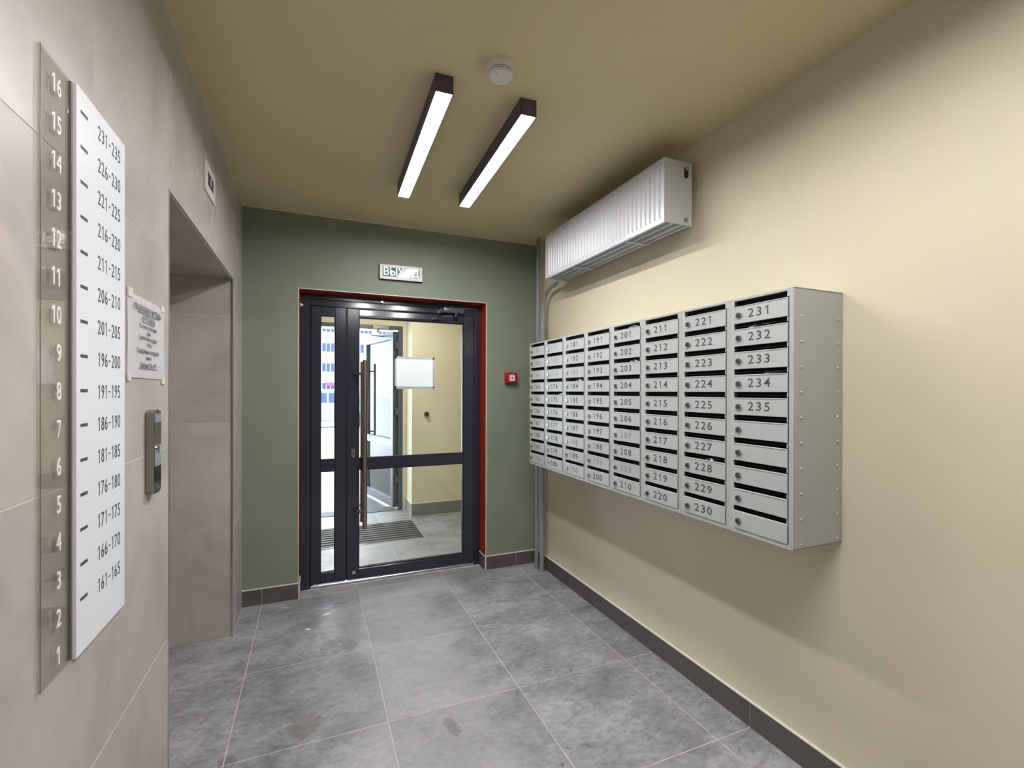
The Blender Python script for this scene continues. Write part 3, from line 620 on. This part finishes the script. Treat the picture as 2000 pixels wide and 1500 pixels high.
bm = bmesh.new(); cyl(bm, (L+.021, 1.57, 1.226), (L+.0275, 1.57, 1.226), .0115, .0105, seg=24); under(link('button', bm, 'chrome', smooth=True), cp)
ip = tag(empty('lift_indicator', (L, 2.36, 2.29)), 'pale square lift floor indicator high above the recess', 'indicator')
under(box('plate', (L+.0005, L+.008, 2.258, 2.462, 2.228, 2.352), 'plastic', bev=.001), ip)
under(box('display', (L+.0075, L+.0086, 2.305, 2.412, 2.262, 2.317), 'screen'), ip)
under(text('display_digit', '1', .05, 'floornum', (0, 1, 0), (0, 0, 1), (L+.0088, 2.36, 2.288), ip, sx=.9, depth=.0002, bold=.001), ip)
# ------------------------------------------------------------------ vestibule beyond the door
VY, VH, VX0, VX1 = 5.48, 2.56, -.9, 2.3
v = tag(box('floor_vestibule', (VX0, VX1, F+.14, VY+.2, -.08, -.0009), 'grout'), kind='structure')
MTX0, MTX1, MTY0, MTY1 = -.45, .965, 4.375, 5.0
for x0, x1 in zip(*(lambda c: (c[:-1], c[1:]))(cuts(VX0, VX1, TX-.25, S))):
    for y0, y1 in ((F+.14, MTY0), (MTY1, VY+.05)): 
        yy = cuts(y0, y1, 4.375-.6, S)
        for a, b in zip(yy[:-1], yy[1:]): tile_rect(x0, x1, a, b, v)
tile_rect(MTX1, 1.5, MTY0, MTY1, v); tile_rect(1.5, VX1, MTY0, MTY1, v); tile_rect(VX0, MTX0, MTY0, MTY1, v)
mt = tag(empty('entrance_mat', (.25, 4.69, 0)), 'ribbed black and metal entrance mat sunk in the vestibule floor', 'doormat')
under(box('rubber_base', (MTX0+.002, MTX1-.002, MTY0+.002, MTY1-.002, -.002, .001), 'matrubber'), mt)
for k in range(9): under(box('rib', (MTX0+.006, MTX1-.006, MTY0+.014+k*.068, MTY0+.052+k*.068, .001, .0075), 'matbar', bev=.001), mt)
bm = bmesh.new()
for a in ((MTX0-.004, MTX0+.002, MTY0-.004, MTY1+.004), (MTX1-.002, MTX1+.004, MTY0-.004, MTY1+.004), (MTX0, MTX1, MTY0-.004, MTY0+.002), (MTX0, MTX1, MTY1-.002, MTY1+.004)): B(bm, *a, -.002, .0045)
under(link('mat_frame', bm, 'trimmetal'), mt)
tag(box('wall_vestibule_pier', (1.005, VX1, 5.153, VY+.2, 0, VH), 'cream'), kind='structure')
OX0, OX1, OZ = -.55, .962, 2.145
bm = bmesh.new(); B(bm, VX0, OX0, VY, VY+.2, 0, VH); B(bm, OX1, 1.005, VY, VY+.2, 0, VH); B(bm, OX0, OX1, VY, VY+.2, OZ, VH); tag(link('wall_entrance', bm, 'cream'), kind='structure')
tag(box('wall_vestibule_left', (VX0-.1, VX0, WY-.07, VY+.2, 0, VH), 'cream'), kind='structure')
tag(box('wall_vestibule_right', (VX1, VX1+.1, WY-.07, 5.2, 0, VH), 'cream'), kind='structure')
tag(box('ceiling_vestibule', (VX0, VX1, WY, VY+.2, VH, VH+.1), 'ceiling'), kind='structure')
bm = bmesh.new(); B(bm, VX0, -.10, WY, WY+.02, 0, VH); B(bm, 1.245, VX1, WY, WY+.02, 0, VH); B(bm, -.1, 1.245, WY, WY+.02, 2.08, VH); tag(link('wall_vestibule_near', bm, 'cream'), kind='structure')
skirt('baseboard_pier', 'x', 1.005-.0105, VX1, 1.6, 5.153, -1, 'skirting2', .138)
skirt('baseboard_pier_side', 'y', 5.153, VY, 9, 1.005, -1, 'skirting2', .138)
ds = tag(empty('door_stop', (1.169, 5.153, 1.13)), 'small dark round door stop on the yellow vestibule wall', 'door stop')
bm = bmesh.new(); cyl(bm, (0, 0, 0), (0, -.012, 0), .032, .030, seg=24); link('plate', bm, 'steel', ds, True)
bm = bmesh.new(); cyl(bm, (0, -.012, 0), (0, -.034, 0), .026, .022, seg=24); link('rubber_buffer', bm, 'black', ds, True)
t = tag(empty('added_panel_light', (.6, 4.45, VH)), 'assumed square ceiling panel added to light the vestibule, unseen above the door', 'ceiling lamp')  # assumed lamp out of view, added for light in the vestibule
bm = bmesh.new(); frame(bm, -.16, .16, 0, .03, -.16, .16, .012); bm.transform(Matrix.Rotation(math.pi/2, 4, 'X')); bm.transform(Matrix.Translation((0, 0, -.03))); link('frame', bm, 'plastic', t)
bm = bmesh.new(); B(bm, -.148, .148, -.148, .148, -.024, -.02); link('diffuser', bm, 'glow_added', t)
# outer door
D2 = tag(empty('door_2', (.4, VY, 0)), 'grey aluminium street door standing open beyond the vestibule', 'door', kind='structure')
bm = bmesh.new(); B(bm, .912, OX1, VY, VY+.06, 0, OZ, .002); B(bm, OX0, OX0+.05, VY, VY+.06, 0, OZ, .002); B(bm, OX0+.05, .912, VY, VY+.06, 2.10, OZ, .002); under(link('door_frame', bm, 'navyout'), D2)
under(box('threshold', (OX0+.05, .912, VY, VY+.2, -.002, .006), 'matbar', bev=.002), D2)
lf = empty('door_leaf', (.884, VY+.045, 0)); lf.rotation_euler = (0, 0, math.atan2(.955, -.225)); under(lf, D2)
LL = .985
bm = bmesh.new(); B(bm, 0, .075, -.03, .03, .03, 2.085, .002); B(bm, LL-.07, LL, -.03, .03, .03, 2.085, .002)
for a, b in ((.03, .125), (.735, .822), (2.0, 2.085)): B(bm, .074, LL-.069, -.029, .03, a, b, .002)
link('leaf_frame', bm, 'navyout', lf)
for a, b in ((.125, .735), (.822, 2.0)): link('glass_pane', B(bmesh.new(), .075, LL-.07, -.004, .002, a, b), 'glass', lf)
for sgn in (1, -1):
    bm = bmesh.new(); cyl(bm, (LL-.10, sgn*.08, .75), (LL-.10, sgn*.08, 1.75), .014)
    for z in (.85, 1.65): cyl(bm, (LL-.05, sgn*.03, z), (LL-.10, sgn*.08, z), .009)
    link('pull_handle', bm, 'darksteel', lf, True)
for z in (.35, 1.15, 1.92):
    under(box('hinge', (.882, .915, VY+.005, VY+.05, z-.04, z+.04), 'navyout', bev=.003), D2)
bm = bmesh.new(); B(bm, .62, .80, VY-.045, VY, 2.1, 2.14, .004); B(bm, .66, .69, VY-.04, VY+.05, 2.06, 2.1, .004); tube(bm, [(.68, VY+.03, 2.07), (.60, VY+.25, 2.06), (.80, VY+.38, 2.06)], .008); under(link('door_closer', bm, 'darksteel'), D2)
# ------------------------------------------------------------------ outside
tag(box('snowy_ground', (-60, 90, VY+3.0, 120, -.3, -.03), 'snow'), 'snow covered ground outside the street door', 'ground', kind='structure')
tag(box('paved_landing', (-3, 4, VY+.2, VY+3.0, -.3, -.012), 'asphalt'), 'dark wet paving just outside the street door', 'paving', kind='structure')
cn = tag(empty('porch_canopy', (0, 7, 2.5)), 'grey ribbed canopy over the street entrance', 'canopy')
under(box('deck', (-3, 4, VY+.2, 9.0, 2.56, 2.68), 'canopy'), cn)
for k in range(11): under(box('ceiling_slat', (-3, 4, VY+.28+k*.305, VY+.53+k*.305, 2.52, 2.56), 'canopy', bev=.01), cn)
for xx in (-2.7, 3.7): under(box('post', (xx-.06, xx+.06, 8.75, 8.87, -.03, 2.56), 'navyout', bev=.005), cn)
# building across the yard
bl = tag(empty('apartment_building', (5, 75, 0)), 'long pale apartment block across the snowy yard', 'building')
under(box('facade', (-25, 45, 75, 87, -.03, 17), 'facade'), bl)
under(box('roof_edge', (-25.3, 45.3, 74.7, 87.3, 17, 17.5), 'canopy'), bl)
bm = bmesh.new(); frame(bm, -.95, .95, -.08, .02, 0, 1.5, .09); B(bm, -.32, -.26, -.07, .02, .08, 1.42); B(bm, .3, .36, -.07, .02, .08, 1.42); ME_WF = me_of(bm, 'plastic')
bm = bmesh.new(); B(bm, -.86, .86, -.03, .0, .08, 1.42); ME_WG = me_of(bm, 'winglass')
for r in range(5):
    for c in range(11):
        w = inst('window', ME_WF, None, (2.0+(c-4)*2.75, 75, 1.2+3.0*r)); under(w, bl) if False else None
        w.parent = bl; w.location = (2.0+(c-4)*2.75-5, 0, 1.2+3.0*r); g = inst('pane', ME_WG, w)
rs = tag(box('shop_sign', (1.6, 2.75, 74.7, 74.9, 2.2, 2.75), 'redsign', bev=.02), 'small red sign on the far building', 'sign')
hd = tag(empty('green_hoarding', (6, 45, 0)), 'low pale green hoarding in front of the far building', 'fence')
for k in range(12): under(box('hoarding_panel', (-3+k*2, -1.04+k*2, 45, 45.06, -.03, 1.45), 'teal', bev=.01), hd)
def car(x, y, rz, m, lab):
    t = tag(empty('parked_car', (x, y, -.03), rz), lab, 'car', 'cars parked across the yard')
    prof = [(-2.15, .25), (-2.2, .6), (-2.1, .85), (-1.2, .95), (-.75, 1.38), (.7, 1.42), (1.5, .98), (2.05, .92), (2.2, .7), (2.15, .25)]
    bm = bmesh.new(); prism(bm, prof, 'y', -.85, .85); bmesh.ops.bevel(bm, geom=bm.edges[:], offset=.06, segments=2, affect='EDGES'); link('body', bm, m, t, True)
    for sy in (-1, 1):
        bm = bmesh.new(); prism(bm, [(-1.02, .98), (-.68, 1.31), (-.05, 1.34), (-.05, .98)], 'y', sy*.85-.01, sy*.85+.01); prism(bm, [(.02, .98), (.02, 1.34), (.62, 1.34), (1.2, 1.0)], 'y', sy*.85-.01, sy*.85+.01); link('side_window', bm, 'winglass', t)
        for sx in (-1.35, 1.35):
            bm = bmesh.new(); cyl(bm, (sx, sy*.72, .32), (sx, sy*.9, .32), .32, seg=24); w = link('wheel', bm, 'tyre', t, True)
            bm = bmesh.new(); cyl(bm, (sx, sy*.88, .32), (sx, sy*.91, .32), .19, seg=16); link('hub', bm, 'chrome', w, True)
    bm = bmesh.new(); B(bm, -1.0, .9, -.75, .75, 1.40, 1.48, .03); link('snow_cap', bm, 'snow', t)
car(.4, 19.5, .12, 'carpaint', 'dark blue-grey car parked nearest across the yard')
car(1.2, 26.5, .05, 'carpaint2', 'silver car parked behind the blue-grey one')
car(5.6, 27.5, .0, 'carpaint2', 'silver car parked farther right across the yard')
fe = tag(empty('metal_fence', (2, 10, 0)), 'thin metal fence seen through the open street door', 'fence')
for k in range(6):
    bm = bmesh.new(); B(bm, 1.21+k*1.1-.025, 1.21+k*1.1+.025, 9.98, 10.02, -.03, 1.8, .004); under(link('post', bm, 'navyout'), fe)
for z in (.35, 1.66): under(box('rail', (1.0, 6.8, 9.99, 10.01, z-.02, z+.02), 'navyout'), fe)
bn = tag(empty('wooden_bench', (1.6, 12.5, 0)), 'grey slatted bench standing in the snow', 'bench')
for k in range(3): under(box('seat_slat', (1.0, 2.6, 12.3+k*.15, 12.42+k*.15, .42, .46), 'canopy', bev=.006), bn)
for xx in (1.2, 2.4): under(box('leg', (xx-.04, xx+.04, 12.32, 12.7, -.03, .42), 'navyout'), bn)
for x, y, a, lab in ((.075, 3.085, .3, 'white paper scrap on the floor tiles in front of the narrow side leaf'), (-.03, 2.93, -.5, 'thin white paper shred on the floor left of the larger scrap')):
    t = empty('paper_scrap', (x, y, 0), a); tag(t, lab, 'scrap', 'paper scraps on the floor'); k = 1 if x > 0 else .6
    bm = bmesh.new(); vs = [bm.verts.new(p) for p in ((-.035*k, 0, .0006), (-.01*k, .014*k, .004), (.02*k, .012*k, .0015), (.034*k, -.006*k, .0035), (.004*k, -.010*k, .0006))]; bm.faces.new(vs)
    bmesh.ops.solidify(bm, geom=bm.faces[:], thickness=-.0005); link('scrap_sheet', bm, 'paper', t)
